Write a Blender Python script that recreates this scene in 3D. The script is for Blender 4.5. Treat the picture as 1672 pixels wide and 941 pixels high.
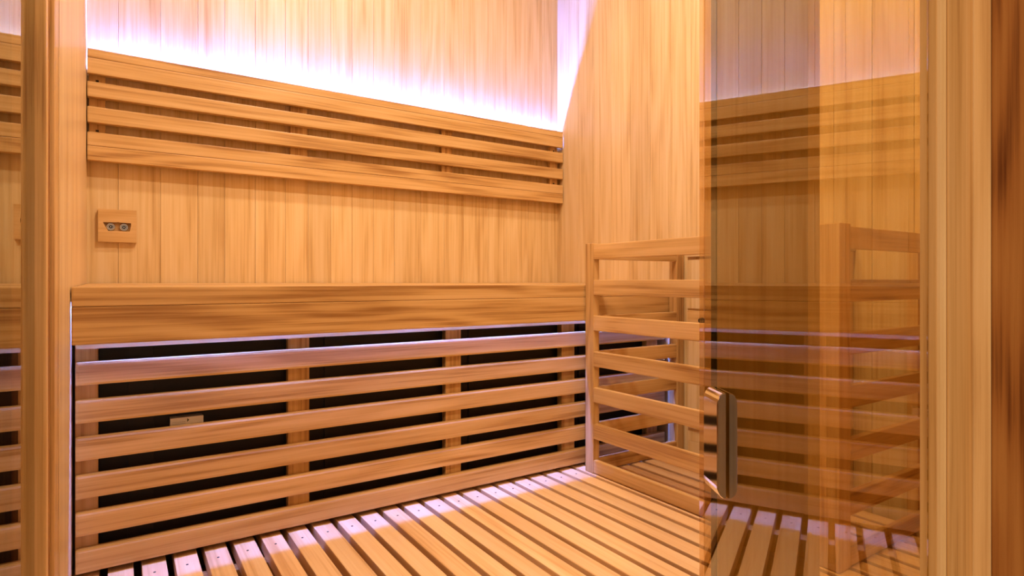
import bpy, bmesh, math, random
from mathutils import Vector, Matrix
random.seed(7)
for o in list(bpy.data.objects): bpy.data.objects.remove(o)
SC = bpy.context.scene
COL = SC.collection
S = 0.70            # metres per unit: one unit is the lens height above the slatted floor
R = math.radians

# ------------------------------------------------------------------ camera
cam = bpy.data.cameras.new('camera'); camo = bpy.data.objects.new('camera', cam); COL.objects.link(camo)
cam.sensor_width = 36; cam.lens = 36 * 962.86 / 1672; cam.shift_y = -11.3 / 1672
cam.clip_start = 0.02
camo.location = (0, 0, S); camo.rotation_euler = (R(90), 0, R(-33.54))
SC.camera = camo
SC.view_settings.view_transform = 'Standard'; SC.view_settings.look = 'None'
SC.view_settings.exposure = 0.0; SC.view_settings.gamma = 1.0
SC.view_settings.use_curve_mapping = False

# ------------------------------------------------------------------ world: the softly lit room outside
AMBIENT = 0.60
w = bpy.data.worlds.new('world'); SC.world = w; w.use_nodes = True
bgn = w.node_tree.nodes['Background']
bgn.inputs[0].default_value = (1.0, 0.82, 0.64, 1); bgn.inputs[1].default_value = AMBIENT

LAMP_W = 10.0          # each ceiling lamp inside the sauna
FILL_W = 66.0           # added fill lamp behind the camera
LED_BACK = 2400.0        # emission of the light strips
LED_BENCH = 1150.0
LED_COL = (0.07, 0.17, 1.0)
WARM = (1.0, 0.80, 0.60)

# ------------------------------------------------------------------ materials
def nt(name):
    m = bpy.data.materials.new(name); m.use_nodes = True
    t = m.node_tree; t.nodes.clear()
    out = t.nodes.new('ShaderNodeOutputMaterial')
    return m, t, out
def wood(name, axis, light, mid, dark, rough=.36, fig=1.0, tone=.16, fine=1.0):
    """grain runs along axis 0/1/2"""
    m, t, out = nt(name); N = t.nodes.new; L = t.links.new
    b = N('ShaderNodeBsdfPrincipled'); L(b.outputs[0], out.inputs[0])
    tc = N('ShaderNodeTexCoord'); oi = N('ShaderNodeObjectInfo'); ge = N('ShaderNodeNewGeometry')
    add = N('ShaderNodeMath'); add.operation = 'MULTIPLY_ADD'; L(oi.outputs['Random'], add.inputs[0]); add.inputs[1].default_value = 23.7
    L(ge.outputs['Random Per Island'], add.inputs[2])
    mul = N('ShaderNodeMath'); mul.operation = 'MULTIPLY'; L(add.outputs[0], mul.inputs[0]); mul.inputs[1].default_value = 17.3
    off = N('ShaderNodeCombineXYZ')
    for i in range(3): L(mul.outputs[0], off.inputs[i])
    def coords(along, across):
        sc = [across] * 3; sc[axis] = along
        vm = N('ShaderNodeVectorMath'); vm.operation = 'MULTIPLY'; L(tc.outputs['Object'], vm.inputs[0]); vm.inputs[1].default_value = sc
        va = N('ShaderNodeVectorMath'); va.operation = 'ADD'; L(vm.outputs[0], va.inputs[0]); L(off.outputs[0], va.inputs[1])
        return va.outputs[0]
    # cathedral figure: contour lines of a slow stretched noise
    n1 = N('ShaderNodeTexNoise'); L(coords(.9 * fine, 9. * fine), n1.inputs['Vector']); n1.inputs['Scale'].default_value = 1.0; n1.inputs['Detail'].default_value = 1.5
    k = N('ShaderNodeMath'); k.operation = 'MULTIPLY'; L(n1.outputs[0], k.inputs[0]); k.inputs[1].default_value = 42.0
    sn = N('ShaderNodeMath'); sn.operation = 'SINE'; L(k.outputs[0], sn.inputs[0])
    # fine streaks
    n2 = N('ShaderNodeTexNoise'); L(coords(2.2 * fine, 120. * fine), n2.inputs['Vector']); n2.inputs['Scale'].default_value = 1.0; n2.inputs['Detail'].default_value = 7; n2.inputs['Roughness'].default_value = .62
    n3 = N('ShaderNodeTexNoise'); L(coords(.7 * fine, 18. * fine), n3.inputs['Vector']); n3.inputs['Scale'].default_value = 1.0; n3.inputs['Detail'].default_value = 3
    w3 = N('ShaderNodeMath'); w3.operation = 'MULTIPLY'; L(n3.outputs[0], w3.inputs[0]); w3.inputs[1].default_value = .44
    a1 = N('ShaderNodeMath'); a1.operation = 'MULTIPLY_ADD'; L(sn.outputs[0], a1.inputs[0]); a1.inputs[1].default_value = .045 * fig; L(w3.outputs[0], a1.inputs[2])
    a2 = N('ShaderNodeMath'); a2.operation = 'MULTIPLY_ADD'; L(n2.outputs[0], a2.inputs[0]); a2.inputs[1].default_value = .56; L(a1.outputs[0], a2.inputs[2])
    rp = N('ShaderNodeValToRGB'); L(a2.outputs[0], rp.inputs[0])
    e = rp.color_ramp.elements; e[0].position = .33; e[0].color = (*dark, 1); e[1].position = .62; e[1].color = (*light, 1)
    e.new(.47).color = (*mid, 1)
    # board to board tone
    wn = N('ShaderNodeTexWhiteNoise'); wn.noise_dimensions = '1D'; L(mul.outputs[0], wn.inputs['W'])
    mr = N('ShaderNodeMapRange'); L(wn.outputs[0], mr.inputs[0]); mr.inputs[3].default_value = 1 - tone; mr.inputs[4].default_value = 1 + tone * .7
    hs = N('ShaderNodeHueSaturation'); L(rp.outputs[0], hs.inputs['Color']); L(mr.outputs[0], hs.inputs['Value'])
    L(hs.outputs[0], b.inputs['Base Color'])
    b.inputs['Roughness'].default_value = rough; b.inputs['Specular IOR Level'].default_value = .35
    bp = N('ShaderNodeBump'); bp.inputs['Strength'].default_value = .10; bp.inputs['Distance'].default_value = .002
    L(a2.outputs[0], bp.inputs['Height']); L(bp.outputs[0], b.inputs['Normal'])
    return m
def plain(name, col, rough=.5, metal=0., emit=None, es=0.):
    m, t, out = nt(name); b = t.nodes.new('ShaderNodeBsdfPrincipled'); t.links.new(b.outputs[0], out.inputs[0])
    n = t.nodes.new('ShaderNodeTexNoise'); n.inputs['Scale'].default_value = 40
    mx = t.nodes.new('ShaderNodeMixRGB'); mx.inputs[1].default_value = (*col, 1); mx.inputs[2].default_value = (*[c * .86 for c in col], 1)
    t.links.new(n.outputs[0], mx.inputs[0]); t.links.new(mx.outputs[0], b.inputs['Base Color'])
    b.inputs['Roughness'].default_value = rough; b.inputs['Metallic'].default_value = metal
    if emit: b.inputs['Emission Color'].default_value = (*emit, 1); b.inputs['Emission Strength'].default_value = es
    return m
def emitter(name, col, st):
    m, t, out = nt(name); e = t.nodes.new('ShaderNodeEmission'); e.inputs[0].default_value = (*col, 1); e.inputs[1].default_value = st
    t.links.new(e.outputs[0], out.inputs[0]); return m
def glass(name, tint, ior, floor=0.0):
    m, t, out = nt(name); N = t.nodes.new; L = t.links.new
    tr = N('ShaderNodeBsdfTransparent'); tr.inputs[0].default_value = (*tint, 1)
    gl = N('ShaderNodeBsdfGlossy'); gl.inputs['Roughness'].default_value = 0.0; gl.inputs[0].default_value = (.96, 1, .94, 1)
    fr = N('ShaderNodeFresnel'); fr.inputs[0].default_value = ior
    ge = N('ShaderNodeNewGeometry')
    fc = N('ShaderNodeMath'); fc.operation = 'SUBTRACT'; fc.inputs[0].default_value = 1; L(ge.outputs['Backfacing'], fc.inputs[1])
    mf = N('ShaderNodeMath'); mf.operation = 'MULTIPLY_ADD'; L(fr.outputs[0], mf.inputs[0]); mf.inputs[1].default_value = 1 - floor; mf.inputs[2].default_value = floor
    mm = N('ShaderNodeMath'); mm.operation = 'MULTIPLY'; L(mf.outputs[0], mm.inputs[0]); L(fc.outputs[0], mm.inputs[1])
    mx = N('ShaderNodeMixShader'); L(mm.outputs[0], mx.inputs[0]); L(tr.outputs[0], mx.inputs[1]); L(gl.outputs[0], mx.inputs[2])
    L(mx.outputs[0], out.inputs[0]); return m

WL = ((.78, .575, .31), (.715, .495, .23), (.55, .335, .130))    # pale panelling
SL = ((.70, .445, .19), (.60, .355, .125), (.34, .160, .044))   # honey coloured slats
FL = ((.84, .57, .30), (.78, .49, .23), (.60, .33, .13))
DK = ((.48, .225, .060), (.38, .155, .036), (.14, .042, .008))     # stained outer panelling
M = {}
for a, n in enumerate('xyz'):
    M['wall_' + n] = wood('panelling_wood_' + n, a, *WL, tone=.07)
    M['slat_' + n] = wood('slat_wood_' + n, a, *SL, fig=1.35, tone=.10)
M['floor_y'] = wood('floor_slat_wood', 1, *FL, fig=.7, tone=.09)
M['sub'] = wood('subfloor_wood', 0, *DK)
M['outer_z'] = wood('outer_panelling_wood', 2, *DK, fig=2.0, fine=2.4)
M['jamb_z'] = wood('door_frame_wood', 2, *SL, fine=2.0, tone=.04)
M['jamb_lit'] = wood('door_frame_lit_wood', 2, *WL, fine=2.0, tone=.04)  # paler copy of the frame wood, interior light put into the colour
M['black'] = plain('black_panel', (.020, .010, .006), .5)
M['hole'] = plain('dark_hole', (.02, .01, .005), .8)
M['label'] = plain('label_paper', (.95, .93, .90), .5)
M['ink'] = plain('label_ink', (.12, .14, .12), .6)
M['grey'] = plain('label_rule', (.50, .46, .42), .6)
M['chrome'] = plain('chrome', (.80, .77, .72), .06, 1.0)
M['nickel'] = plain('nickel', (.72, .70, .66), .25, 1.0)
M['gasket'] = plain('dark_gasket', (.03, .022, .015), .6)
M['stone'] = plain('outside_floor', (.30, .22, .15), .5)
M['ledb'] = emitter('led_back', LED_COL, LED_BACK)
M['ledf'] = emitter('led_bench', LED_COL, LED_BENCH)
M['lamp'] = emitter('lamp_disc', WARM, 6.0)
M['glass_door'] = glass('bronze_glass', (.81, .73, .49), 2.05, .05)
M['glass_side'] = glass('side_glass', (.70, .60, .48), 1.85, .10)
M['seal'] = glass('clear_seal', (.90, .78, .62), 1.45, .10)
M['edge'] = plain('glass_edge', (.05, .065, .04), .2)

# ------------------------------------------------------------------ mesh helpers (dimensions in units, scaled by S)
def box(bm, x0, x1, y0, y1, z0, z1, bev=.004):
    vs = [bm.verts.new((x * S, y * S, z * S)) for x in (x0, x1) for y in (y0, y1) for z in (z0, z1)]
    fs = [(0, 1, 3, 2), (4, 6, 7, 5), (0, 4, 5, 1), (2, 3, 7, 6), (0, 2, 6, 4), (1, 5, 7, 3)]
    fc = [bm.faces.new([vs[i] for i in f]) for f in fs]
    if bev:
        es = list({e for f in fc for e in f.edges})
        bmesh.ops.bevel(bm, geom=es, offset=bev * S, segments=2, profile=.7, affect='EDGES')
def prism(bm, pts, axis, a0, a1):
    """extrude a closed 2-D outline along an axis (0,1,2)"""
    def mk(p, a):
        c = [p[0], p[1]]; c.insert(axis, a); return bm.verts.new([v * S for v in c])
    A = [mk(p, a0) for p in pts]; B = [mk(p, a1) for p in pts]; n = len(pts)
    bm.faces.new(A[::-1]); bm.faces.new(B)
    for i in range(n): bm.faces.new((A[i], A[(i + 1) % n], B[(i + 1) % n], B[i]))
    bmesh.ops.recalc_face_normals(bm, faces=bm.faces)
def cyl(bm, c, r, axis, h, n=20, r2=None):
    rot = {0: Matrix.Rotation(R(90), 4, 'Y'), 1: Matrix.Rotation(R(-90), 4, 'X'), 2: Matrix.Identity(4)}[axis]
    mt = Matrix.Translation(Vector(c) * S) @ rot
    bmesh.ops.create_cone(bm, cap_ends=True, segments=n, radius1=r * S, radius2=(r if r2 is None else r2) * S, depth=h * S, matrix=mt)
def obj(name, bm, mat, parent=None, loc=None):
    """one mesh object; vertices are given in the place's own coordinates, the origin sits at loc or at the parent's origin"""
    me = bpy.data.meshes.new(name); 
    org = Vector((0, 0, 0))
    if parent is not None: org = parent['org_v'] if False else ORG[parent.name]
    elif loc is not None: org = Vector(loc) * S
    bmesh.ops.translate(bm, verts=bm.verts, vec=-org)
    bmesh.ops.recalc_face_normals(bm, faces=bm.faces)
    bm.to_mesh(me); bm.free(); me.materials.append(mat)
    o = bpy.data.objects.new(name, me); COL.objects.link(o)
    if parent is not None: o.parent = parent
    else: o.location = org
    ORG[o.name] = org
    return o
ORG = {}
def tag(o, label=None, cat=None, group=None, kind=None):
    if label: o['label'] = label
    if cat: o['category'] = cat
    if group: o['group'] = group
    if kind: o['kind'] = kind
    return o
def thing(name, label, cat, loc, group=None, kind=None):
    o = bpy.data.objects.new(name, None); COL.objects.link(o); o.empty_display_size = .05
    o.location = Vector(loc) * S; ORG[o.name] = Vector(loc) * S
    return tag(o, label, cat, group, kind)
def B(): return bmesh.new()
def one(name, mat, parent, *dims, bev=.004, label=None):
    bm = B(); box(bm, *dims, bev=bev); o = obj(name, bm, mat, parent)
    if label: o['label'] = label
    return o

# main planes (units): u = x along the bench, v = y away from the doorway
BACK, RIGHT, LEFT, CEIL = 3.52, 2.745, -.138, 3.75
# ================================================================== SETTING
bm = B(); box(bm, LEFT - .3, RIGHT + .25, -.10, BACK + .1, -.20, -.125, 0)
tag(obj('floor', bm, M['sub']), 'brown base floor below the slatted duckboard', 'floor', kind='structure')
bm = B(); box(bm, -4, 4, -5, -.10, -.26, -.16, 0)
tag(obj('floor_outside', bm, M['stone']), 'floor of the room in front of the sauna', 'floor', kind='structure')
bm = B()
xs = [LEFT - .06, -.012, .1684, .3384, .4678, .6221, .7816, .9079, 1.0394, 1.1691, 1.3042, 1.441, 1.6223, 1.7907, 1.9391, 2.1335, 2.2863, 2.4727, 2.6, RIGHT]
for a, b in zip(xs, xs[1:]): box(bm, a + .0005, b - .0005, BACK, BACK + .045, -.12, CEIL, .0026)
box(bm, LEFT - .2, RIGHT + .2, BACK + .046, BACK + .08, -.12, CEIL + .06, 0)
tag(obj('wall_back', bm, M['wall_z']), 'back wall of vertical pale wood planks behind the bench', 'wall', kind='structure')
bm = B()
ys = [BACK + .045, 3.275, 3.1077, 2.935, 2.7575, 2.5876, 2.4204, 2.2699, 2.105, 1.94, 1.78, 1.615, 1.45, 1.283, 1.118, .95, .785, .62, .455, .27]
for a, b in zip(ys, ys[1:]): box(bm, RIGHT, RIGHT + .045, b + .0005, a - .0005, -.12, CEIL, .0026)
box(bm, RIGHT + .046, RIGHT + .08, .20, BACK + .05, -.12, CEIL + .06, 0)
tag(obj('wall_right', bm, M['wall_z']), 'right wall of vertical pale wood planks beside the railing', 'wall', kind='structure')
bm = B()
for a, b in ((1.992, 2.50), (2.50, 3.0), (3.0, BACK)): box(bm, LEFT - .05, LEFT, a + .0005, b - .0005, -.12, CEIL, .002)
tag(obj('wall_left', bm, M['wall_z']), 'pale wood side wall at the left end of the bench', 'wall', kind='structure')
bm = B()
for i in range(20):
    a = LEFT - .06 + i * .145; box(bm, a + .001, min(a + .144, RIGHT + .045), .15, BACK + .045, CEIL, CEIL + .05, .003)
tag(obj('ceiling', bm, M['wall_y']), 'plank ceiling of the sauna', 'ceiling', kind='structure')
bm = B(); box(bm, -.62, -.56, .10, 2.8, -.16, CEIL, 0); box(bm, -.56, -.192, 2.74, 2.8, -.16, CEIL, 0)
tag(obj('wall_outside_left', bm, M['outer_z']), 'dark wall of the outer room beyond the left glass panel', 'wall', kind='structure')
# left side: two frame stiles and the fixed glass
tag(one('trim_1', M['slat_z'], None, -.205, LEFT - .0008, 1.868, 1.991, -.12, CEIL, bev=.005), 'slim wooden stile beside the pale left wall edge', 'trim', kind='structure')
tag(one('trim_2', M['outer_z'], None, -.215, -.1484, 1.852, 1.867, -.12, CEIL, bev=.002), 'dark joint strip between the two left stiles', 'trim', kind='structure')
tag(one('trim_3', M['slat_z'], None, -.215, -.1495, 1.800, 1.851, -.12, CEIL, bev=.006), 'wooden stile framing the left glass panel', 'trim', kind='structure')
tag(one('window_1', M['glass_side'], None, -.186, -.172, .20, 1.799, -.12, CEIL, bev=0), 'fixed glass side panel at the far left mirroring the bench', 'glass panel', kind='structure')
# right side: stepped jamb and stained outer panelling
def jamb(n, mat, x0, x1, y0, y1, lab, bev=.003):
    tag(one('trim_%d' % n, mat, None, x0, x1, y0, y1, -.12, CEIL, bev=bev), lab, 'trim', kind='structure')
jamb(4, M['jamb_lit'], .488, .5345, .1797, .1945, 'doorway frame with inner edge coloured paler as if lit, beside the hinge side of the glass door', .0025)
jamb(5, M['jamb_z'], .4915, .5345, .1783, .1795, 'brown face of the doorway frame at the right', .0004)
jamb(8, M['jamb_z'], .4866, .4878, .1842, .1946, 'slim brown strip imitating the shade next to the hinge edge of the glass door', .0003)  # thin brown strip stands in for shade in the hinge gap
jamb(6, M['jamb_lit'], .535, .600, .1675, .1940, 'edge board coloured paler as if lit, between the door frame and the dark outer wall', .0015)
bm = B(); box(bm, .5354, 2.85, .130, .1673, -.16, CEIL + .05, .001)
tag(obj('wall_front', bm, M['outer_z']), 'dark stained outer wall with strong upright grain at the far right', 'wall', kind='structure')
bm = B(); box(bm, .70, RIGHT + .045, .168, .21, -.12, CEIL, 0)
tag(obj('wall_front_inner', bm, M['wall_z']), 'inner face of the front wall beside the doorway', 'wall', kind='structure')

# ================================================================== DUCKBOARD
PITCH, U0 = .0985, .9468 - 11 * .0985
duck = thing('duckboard', 'slatted wooden duckboard floor in front of the bench, lit white at the slat ends', 'duckboard', (1.3, 1.5, -.125))
def slat_mesh():
    bm = B(); box(bm, U0, U0 + .0745, .30, 2.62, -.048, 0, .004)
    return obj('floor_slat', bm, M['floor_y'], duck)
s0 = slat_mesh()
bm = B()
for vv in (2.365,): cyl(bm, (U0 + .037 + random.uniform(-.004, .004), vv, -.0006), .0042, 2, .003, 10)
sc0 = obj('screw', bm, M['hole'], s0)
for k in range(1, 29):
    s = s0.copy(); COL.objects.link(s); s.parent = duck; s.location.x = k * PITCH * S
    c = sc0.copy(); COL.objects.link(c); c.parent = s
for vv in (2.335, 1.60, .88, .34):
    one('joist', M['slat_x'], duck, U0, 2.735, vv, vv + .055, -.124, -.0485, bev=.003)

# ================================================================== BENCH
AF, SF = 2.385, 2.440            # front of the apron, front of the slats
b0, b1 = LEFT + .006, RIGHT - .006
bench = thing('slatted_bench', 'built-in wooden sauna bench with open slatted front along the back wall', 'bench', (1.3, 3.0, 0))
seat_y = [AF, 2.62, 2.85, 3.08, 3.30, 3.512]
for i, (a, b) in enumerate(zip(seat_y, seat_y[1:])):
    one('seat_board', M['slat_x'], bench, b0, b1, a + (.0265 if i == 0 else .002), b - .002, .950, .9812 + .0019 * i, bev=.004)
one('edge_board', M['slat_x'], bench, b0 - .003, b1, AF, AF + .026, .9161, .9805, bev=.005)
one('apron_board', M['slat_x'], bench, b0 - .003, b1, AF, AF + .026, .790, .9157, bev=.005)
tops = [.7275, .5995, .474, .3465, .2215, .0975]
for z in tops:
    one('front_slat', M['slat_x'], bench, b0 + .004, b1 - .02, SF, SF + .036, z - .0785, z, bev=.009)
for x0, x1 in ((-.130, -.0655), (.5604, .644), (1.2686, 1.3497), (1.9589, 2.0471), (2.60, 2.69)):
    one('upright', M['slat_z'], bench, x0, x1, SF + .0365, SF + .075, .004, .949, bev=.003)
one('light_strip', M['ledf'], bench, b0 + .02, b1 - .02, 2.4275, 2.4335, .9245, .9275, bev=0, label='lilac white light strip behind the bench apron')
bm = B(); box(bm, b0 + .006, b1 - .02, 2.4455, 2.4477, .771, .948, .0004); box(bm, b0 + .006, b1 - .02, 2.4125, 2.4455, .9285, .948, 0); box(bm, b0 + .006, b1 - .02, 2.4112, 2.4124, .86, .948, 0)
obj('light_channel', bm, M['slat_x'], bench)
heater = thing('heating_panel', 'black infrared heating panel behind the bench slats with a white sticker', 'heating panel', (1.3, 2.58, .02))
bm = B(); box(bm, -.11, 2.70, 2.535, 2.555, .004, .93, .003)
for k in range(4):
    x = .02 + k * .70; box(bm, x, x + .08, 2.528, 2.536, .02, .92, .002)
obj('panel', bm, M['black'], heater)
lab = one('sticker', M['label'], heater, .150, .2573, 2.4845, 2.5275, .4560, .4965, bev=0, label='white sticker with a small dark triangle')
bm = B()
prism(bm, [(.204, .4925), (.204, .478), (.2105, .486)], 1, 2.4839, 2.4846); obj('triangle_mark', bm, M['ink'], lab)
bm = B()
for i, z in enumerate((.463, .4685, .4745, .4805)): box(bm, .155, .198, 2.4841, 2.4846, z, z + .0012, 0)
for i, z in enumerate((.463, .470)): box(bm, .214, .250, 2.4841, 2.4846, z, z + .0012, 0)
obj('text_lines', bm, M['grey'], lab)

# ================================================================== BACKREST
BF = 3.4415
back = thing('wall_backrest_panel', 'slatted wooden backrest on the back wall with lilac light glowing above it', 'backrest', (1.3, 3.48, 1.55))
q0, q1 = LEFT + .004, RIGHT - .010
def rail(z0, z1): one('backrest_slat', M['slat_x'], back, q0, q1, BF, BF + .044, z0, z1, bev=.005)
one('backrest_board', M['slat_x'], back, q0, q1, BF, BF + .030, 1.9900, 2.0640, bev=.004)
one('backrest_board', M['slat_x'], back, q0, q1, BF, BF + .030, 2.0650, 2.1080, bev=.004)
rail(1.879, 1.951); rail(1.757, 1.832)
one('backrest_board', M['slat_x'], back, q0, q1, BF, BF + .044, 1.6465, 1.7105, bev=.004)
one('backrest_board', M['slat_x'], back, q0, q1, BF, BF + .044, 1.5770, 1.6455, bev=.004)
for x0, x1 in ((-.1288, -.0636), (.8003, .8915), (1.7564, 1.8331), (2.6475, 2.7162)):
    up = one('upright', M['slat_z'], back, x0, x1, BF + .0445, BACK - .002, 1.585, 1.995, bev=.002)
    if x0 < 0 or x0 > 2.5:
        for z in (1.963, 1.722):
            bm = B(); box(bm, (x0 + x1) / 2 - .006, (x0 + x1) / 2 + .006, BF + .0430, BF + .0452, z, z + .009, 0); obj('screw_hole', bm, M['hole'], up)
one('light_channel', M['slat_x'], back, q0 + .01, q1 - .01, BF + .031, BACK - .004, 2.000, 2.030, bev=.002)
one('light_strip', M['ledb'], back, q0 + .03, q1 - .012, BF + .056, BF + .066, 2.0305, 2.0345, bev=0, label='lilac white light strip glowing up the back wall')

# ================================================================== JACK PLATE
px0, px1, pz0, pz1, pf = -.0936, .0646, 1.1911, 1.3518, 3.494
plate = thing('socket_plate', 'small square wooden wall plate with two round metal jacks in a slot', 'wall plate', (-.0145, 3.51, 1.19))
bm = B()
sx0, sx1, sz0, sz1 = -.0744, .0417, 1.2466, 1.288
out = [(px0, pz0), (px1, pz0), (px1, pz1), (px0, pz1)]
slot = [(sx0 + .022, sz0), (sx1 - .006, sz0), (sx1, sz1 - .008), (sx1 - .001, sz1), (-.006, sz1 + .001), (-.0125, sz1 + .004), (-.019, sz1 + .001), (sx0, sz1)]
def plate_face(y):
    return [bm.verts.new((x * S, y * S, z * S)) for x, z in out], [bm.verts.new((x * S, y * S, z * S)) for x, z in slot]
fo, fi = plate_face(pf); bo, bi = plate_face(3.5185)
for o_, i_ in ((fo, fi), (bo, bi)):
    # ring of faces between outer square and the slot
    q = [(0, [0, 7]), ]
    bm.faces.new((o_[0], o_[1], i_[1], i_[0])); bm.faces.new((o_[1], i_[2], i_[1])); bm.faces.new((o_[1], o_[2], i_[3], i_[2]))
    bm.faces.new((o_[2], i_[4], i_[3])); bm.faces.new((o_[2], i_[5], i_[4])); bm.faces.new((o_[2], o_[3], i_[6], i_[5]))
    bm.faces.new((o_[3], i_[7], i_[6])); bm.faces.new((o_[3], o_[0], i_[0], i_[7]))
for A, C in ((fo, bo), (fi, bi)):
    for i in range(len(A)): bm.faces.new((A[i], A[(i + 1) % len(A)], C[(i + 1) % len(A)], C[i]))
obj('plate', bm, M['slat_x'], plate)
one('slot_back', M['slat_x'], plate, sx0 - .004, sx1 + .004, 3.514, 3.519, sz0 - .004, sz1 + .006, bev=0)
for x in (-.0422, .0117):
    bm = B()
    prof = [(.0188, 3.5135), (.0188, 3.501), (.0165, 3.496), (.0138, 3.496), (.0120, 3.500), (.0105, 3.497), (.0082, 3.497), (.0070, 3.503), (.0045, 3.503), (.0030, 3.496), (0, 3.496)]
    n = 24; rings = []
    for r_, y_ in prof:
        if r_ == 0: rings.append([bm.verts.new((x * S, y_ * S, 1.2665 * S))])
        else: rings.append([bm.verts.new(((x + r_ * math.cos(i * 2 * math.pi / n)) * S, y_ * S, (1.2665 + r_ * math.sin(i * 2 * math.pi / n)) * S)) for i in range(n)])
    for a, b in zip(rings, rings[1:]):
        for i in range(n):
            if len(b) == 1: bm.faces.new((a[i], a[(i + 1) % n], b[0]))
            else: bm.faces.new((a[i], a[(i + 1) % n], b[(i + 1) % n], b[i]))
    j = obj('jack', bm, M['nickel'], plate)
    bm = B(); cyl(bm, (x, 3.5005, 1.2665), .0070, 1, .002, 16); obj('jack_hole', bm, M['hole'], j)

# ================================================================== GUARD RAILING
GU, GV0, GV1 = 2.0395, 1.058, 2.315
guard = thing('guard_railing', 'waist-high slatted wooden railing enclosing the corner to the right of the bench', 'railing', (2.4, 1.7, 0))
gt = [1.191, 1.006, .821, .635, .449, .260, .072]
one('post', M['slat_z'], guard, GU, GU + .042, GV1, GV1 + .062, .002, 1.197, bev=.004)
one('post', M['slat_z'], guard, GU, GU + .075, GV0, GV0 + .075, .002, 1.200, bev=.004)
one('post', M['slat_z'], guard, 2.684, 2.739, GV1, GV1 + .062, .002, 1.190, bev=.004)
one('post', M['slat_z'], guard, 2.700, 2.740, GV0 + .028, GV0 + .07, .002, 1.185, bev=.004)
for i, z in enumerate(gt):
    h = .078 if i < 6 else .066
    one('rail', M['slat_y'], guard, GU + .001, GU + .027, GV0 + .0755, GV1 - .0005, z - h, z, bev=.005)
    one('rail', M['slat_x'], guard, GU + .0755, 2.7395, GV0 + .001, GV0 + .027, z - h, z, bev=.005)
    if i != 1:
        one('rail', M['slat_x'], guard, GU + .0425, 2.6835, GV1 + .006, GV1 + .032, z - h - (.0 if i < 6 else .0), z, bev=.005)

# ================================================================== HEATER CABINET inside the railing
hc = thing('heater_cabinet', 'pale wooden heater cabinet standing against the right wall inside the railing', 'cabinet', (2.69, 1.75, 0))
hx, hv0, hv1 = 2.665, 1.36, 2.235
bm = B(); box(bm, hx + .010, RIGHT - .004, hv0, hv1, .70, 1.135, .003); box(bm, hx + .010, RIGHT - .004, hv0, hv1, .004, .10, .003)
box(bm, hx + .010, RIGHT - .004, hv0, hv0 + .10, .10, .70, .003); box(bm, hx + .010, RIGHT - .004, 1.72, hv1, .10, .70, .003)
box(bm, hx + .058, RIGHT - .004, hv0 + .10, 1.72, .10, .70, .0)
obj('body', bm, M['wall_z'], hc)
one('top_board', M['wall_y'], hc, hx - .010, RIGHT - .004, hv0 - .01, hv1 + .004, 1.1355, 1.155, bev=.004)
one('panel', M['wall_z'], hc, hx, hx + .0095, 1.74, hv1 - .006, .845, 1.120, bev=.004)
dr = one('panel', M['slat_y'], hc, hx, hx + .0095, 1.74, hv1 - .006, .690, .835, bev=.004)
bm = B(); cyl(bm, (hx - .010, 2.125, .783), .013, 0, .020, 16, r2=.016); obj('knob', bm, M['black'], dr)
one('panel', M['wall_z'], hc, hx, hx + .0095, 1.74, hv1 - .006, .175, .680, bev=.004)
one('shelf', M['slat_y'], hc, hx + .004, hx + .057, hv0 + .104, 1.718, .40, .43, bev=.004)
one('shelf', M['slat_y'], hc, hx + .004, hx + .057, hv0 + .104, 1.718, .26, .29, bev=.004)
one('vent_plate', M['black'], hc, hx + .050, hx + .0575, hv0 + .102, 1.719, .104, .25, bev=0)
one('vent_plate', M['black'], hc, hx + .050, hx + .0575, hv0 + .102, 1.719, .30, .39, bev=0)

# ================================================================== GLASS DOOR
# local frame: origin at the hinge, s runs to the free edge, n points to the camera's left
hin = Vector((.4850, .1873)); fre = Vector((.7184, .5771))
ds = (fre - hin); LEN = ds.length; ds.normalize(); dn = Vector((-ds.y, ds.x))
door = thing('door_1', 'bronze tinted glass door swung open into the sauna with a chrome pull handle', 'door', (hin.x, hin.y, -.05), kind='structure')
def dbox(bm, s0, s1, n0, n1, z0, z1, bev=0):
    b2 = B(); box(b2, s0, s1, n0, n1, z0, z1, bev=bev)
    rot = Matrix(((ds.x, dn.x, 0, hin.x * S), (ds.y, dn.y, 0, hin.y * S), (0, 0, 1, 0), (0, 0, 0, 1)))
    b2.transform(rot); me = bpy.data.meshes.new('t'); b2.to_mesh(me); b2.free(); bm.from_mesh(me); bpy.data.meshes.remove(me)
def dpart(name, mat, parent, *d, bev=0):
    bm = B(); dbox(bm, *d, bev=bev); return obj(name, bm, mat, parent)
T0 = .009
def s_of(x, y): return (Vector((x, y)) - hin).dot(ds)
sE = s_of(.7095, .5623); sD = s_of(.6975, .5423); sB = s_of(.5771, .3411)
dpart('glass_pane', M['glass_door'], door, .002, sE, -T0, 0, -.05, 2.95)
dpart('edge_strip', M['seal'], door, sE + .0005, LEN, -T0 - .002, .001, -.05, 2.95)
dpart('edge_bevel', M['edge'], door, sD + .004, sE - .001, -T0 - .003, -T0 - .0005, -.05, 2.95)
dpart('back_stile', M['wall_z'], door, sB, sD + .003, -T0 - .014, -T0 - .0015, -.05, 2.95, bev=.001)
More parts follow.
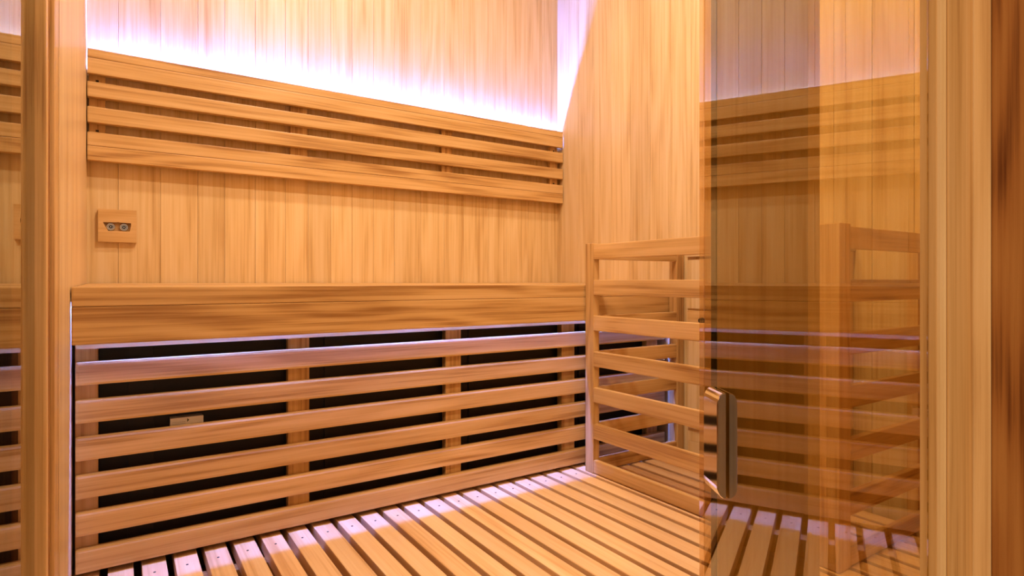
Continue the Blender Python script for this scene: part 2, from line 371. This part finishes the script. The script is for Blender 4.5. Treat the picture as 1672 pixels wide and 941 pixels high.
# pull handle: flat bar with curved ends standing off the glass
hz0, hz1, hw, n0, n1, cr = .712, .852, .0495, .0020, .0138, .0105
hs0 = s_of(.6671, .4915)
def handle_mesh():
    prof = [(n0, hz0)]
    for i in range(7): a = i / 6 * math.pi / 2; prof.append((n1 - cr + cr * math.sin(a), hz0 + cr * 1.6 * (1 - math.cos(a))))
    for i in range(7): a = i / 6 * math.pi / 2; prof.append((n1 - cr + cr * math.cos(a), hz1 - cr * 1.6 * (1 - math.sin(a))))
    prof.append((n0, hz1))
    bm = B(); ends = []
    for s_ in (hs0, hs0 + .0015, hs0 + hw - .0015, hs0 + hw):
        k = .0012 if s_ in (hs0, hs0 + hw) else 0
        ring = []
        for nn, zz in prof:
            nn2 = min(max(nn, n0 + k * .3), n1 - k); p = hin + ds * s_ + dn * nn2
            ring.append(bm.verts.new((p.x * S, p.y * S, (zz + (k if zz < .76 else -k)) * S)))
        if ends:
            for i in range(len(ring)): bm.faces.new((ends[-1][i], ends[-1][(i + 1) % len(ring)], ring[(i + 1) % len(ring)], ring[i]))
        ends.append(ring)
    bm.faces.new(ends[0][::-1]); bm.faces.new(ends[-1])
    return bm
hd = obj('handle', handle_mesh(), M['chrome'], door); hd['label'] = 'chrome pull handle'
for z in (hz1 - .022, hz0 + .022):
    dpart('mount', M['chrome'], hd, hs0 + .018, hs0 + hw - .018, .0003, n0 + .0005, z - .009, z + .009)

# ================================================================== CEILING LAMPS (above the frame)
for i, (x, y) in enumerate(((.75, 2.15), (1.60, 2.15), (1.10, 1.10))):
    t = thing('ceiling_lamp', ('warm round ceiling lamp over the left half of the bench', 'warm round ceiling lamp over the right half of the bench', 'warm round ceiling lamp over the open floor')[i], 'lamp', (x, y, CEIL - .03), 'round ceiling lamps')
    bm = B(); cyl(bm, (x, y, CEIL - .012), .13, 2, .022, 32, r2=.14); obj('rim', bm, M['nickel'], t)
    bm = B(); cyl(bm, (x, y, CEIL - .0255), .115, 2, .004, 32); obj('diffuser', bm, M['lamp'], t)
    l = bpy.data.lights.new('ceiling_lamp_light', 'AREA'); l.shape = 'DISK'; l.size = .22 * S; l.energy = LAMP_W * (3.0 if i == 2 else 1); l.color = WARM
    lo = bpy.data.objects.new('lamp_glow', l); COL.objects.link(lo); lo.parent = t; lo.location = (0, 0, -.004 * S)

# added fill lamp above and behind the camera, brightens door frame and front faces
t = thing('front_fill_lamp', 'warm round fill lamp added out of view in front of the sauna', 'lamp', (-1.1, -1.5, CEIL - .03))
bm = B(); cyl(bm, (-1.1, -1.5, CEIL - .012), .16, 2, .022, 32, r2=.17); obj('rim', bm, M['nickel'], t)
bm = B(); cyl(bm, (-1.1, -1.5, CEIL - .0255), .14, 2, .004, 32); obj('diffuser', bm, M['lamp'], t)
l = bpy.data.lights.new('front_fill_light', 'AREA'); l.shape = 'DISK'; l.size = .28 * S; l.energy = FILL_W; l.color = (1.0, .66, .40)
lo = bpy.data.objects.new('lamp_glow', l); COL.objects.link(lo); lo.parent = t; lo.location = (0, 0, -.004 * S)
bm = B(); box(bm, -4, 4, -5, .149, CEIL, CEIL + .05, 0)
tag(obj('ceiling_outside', bm, M['wall_y']), 'ceiling of the room in front of the sauna', 'ceiling', kind='structure')
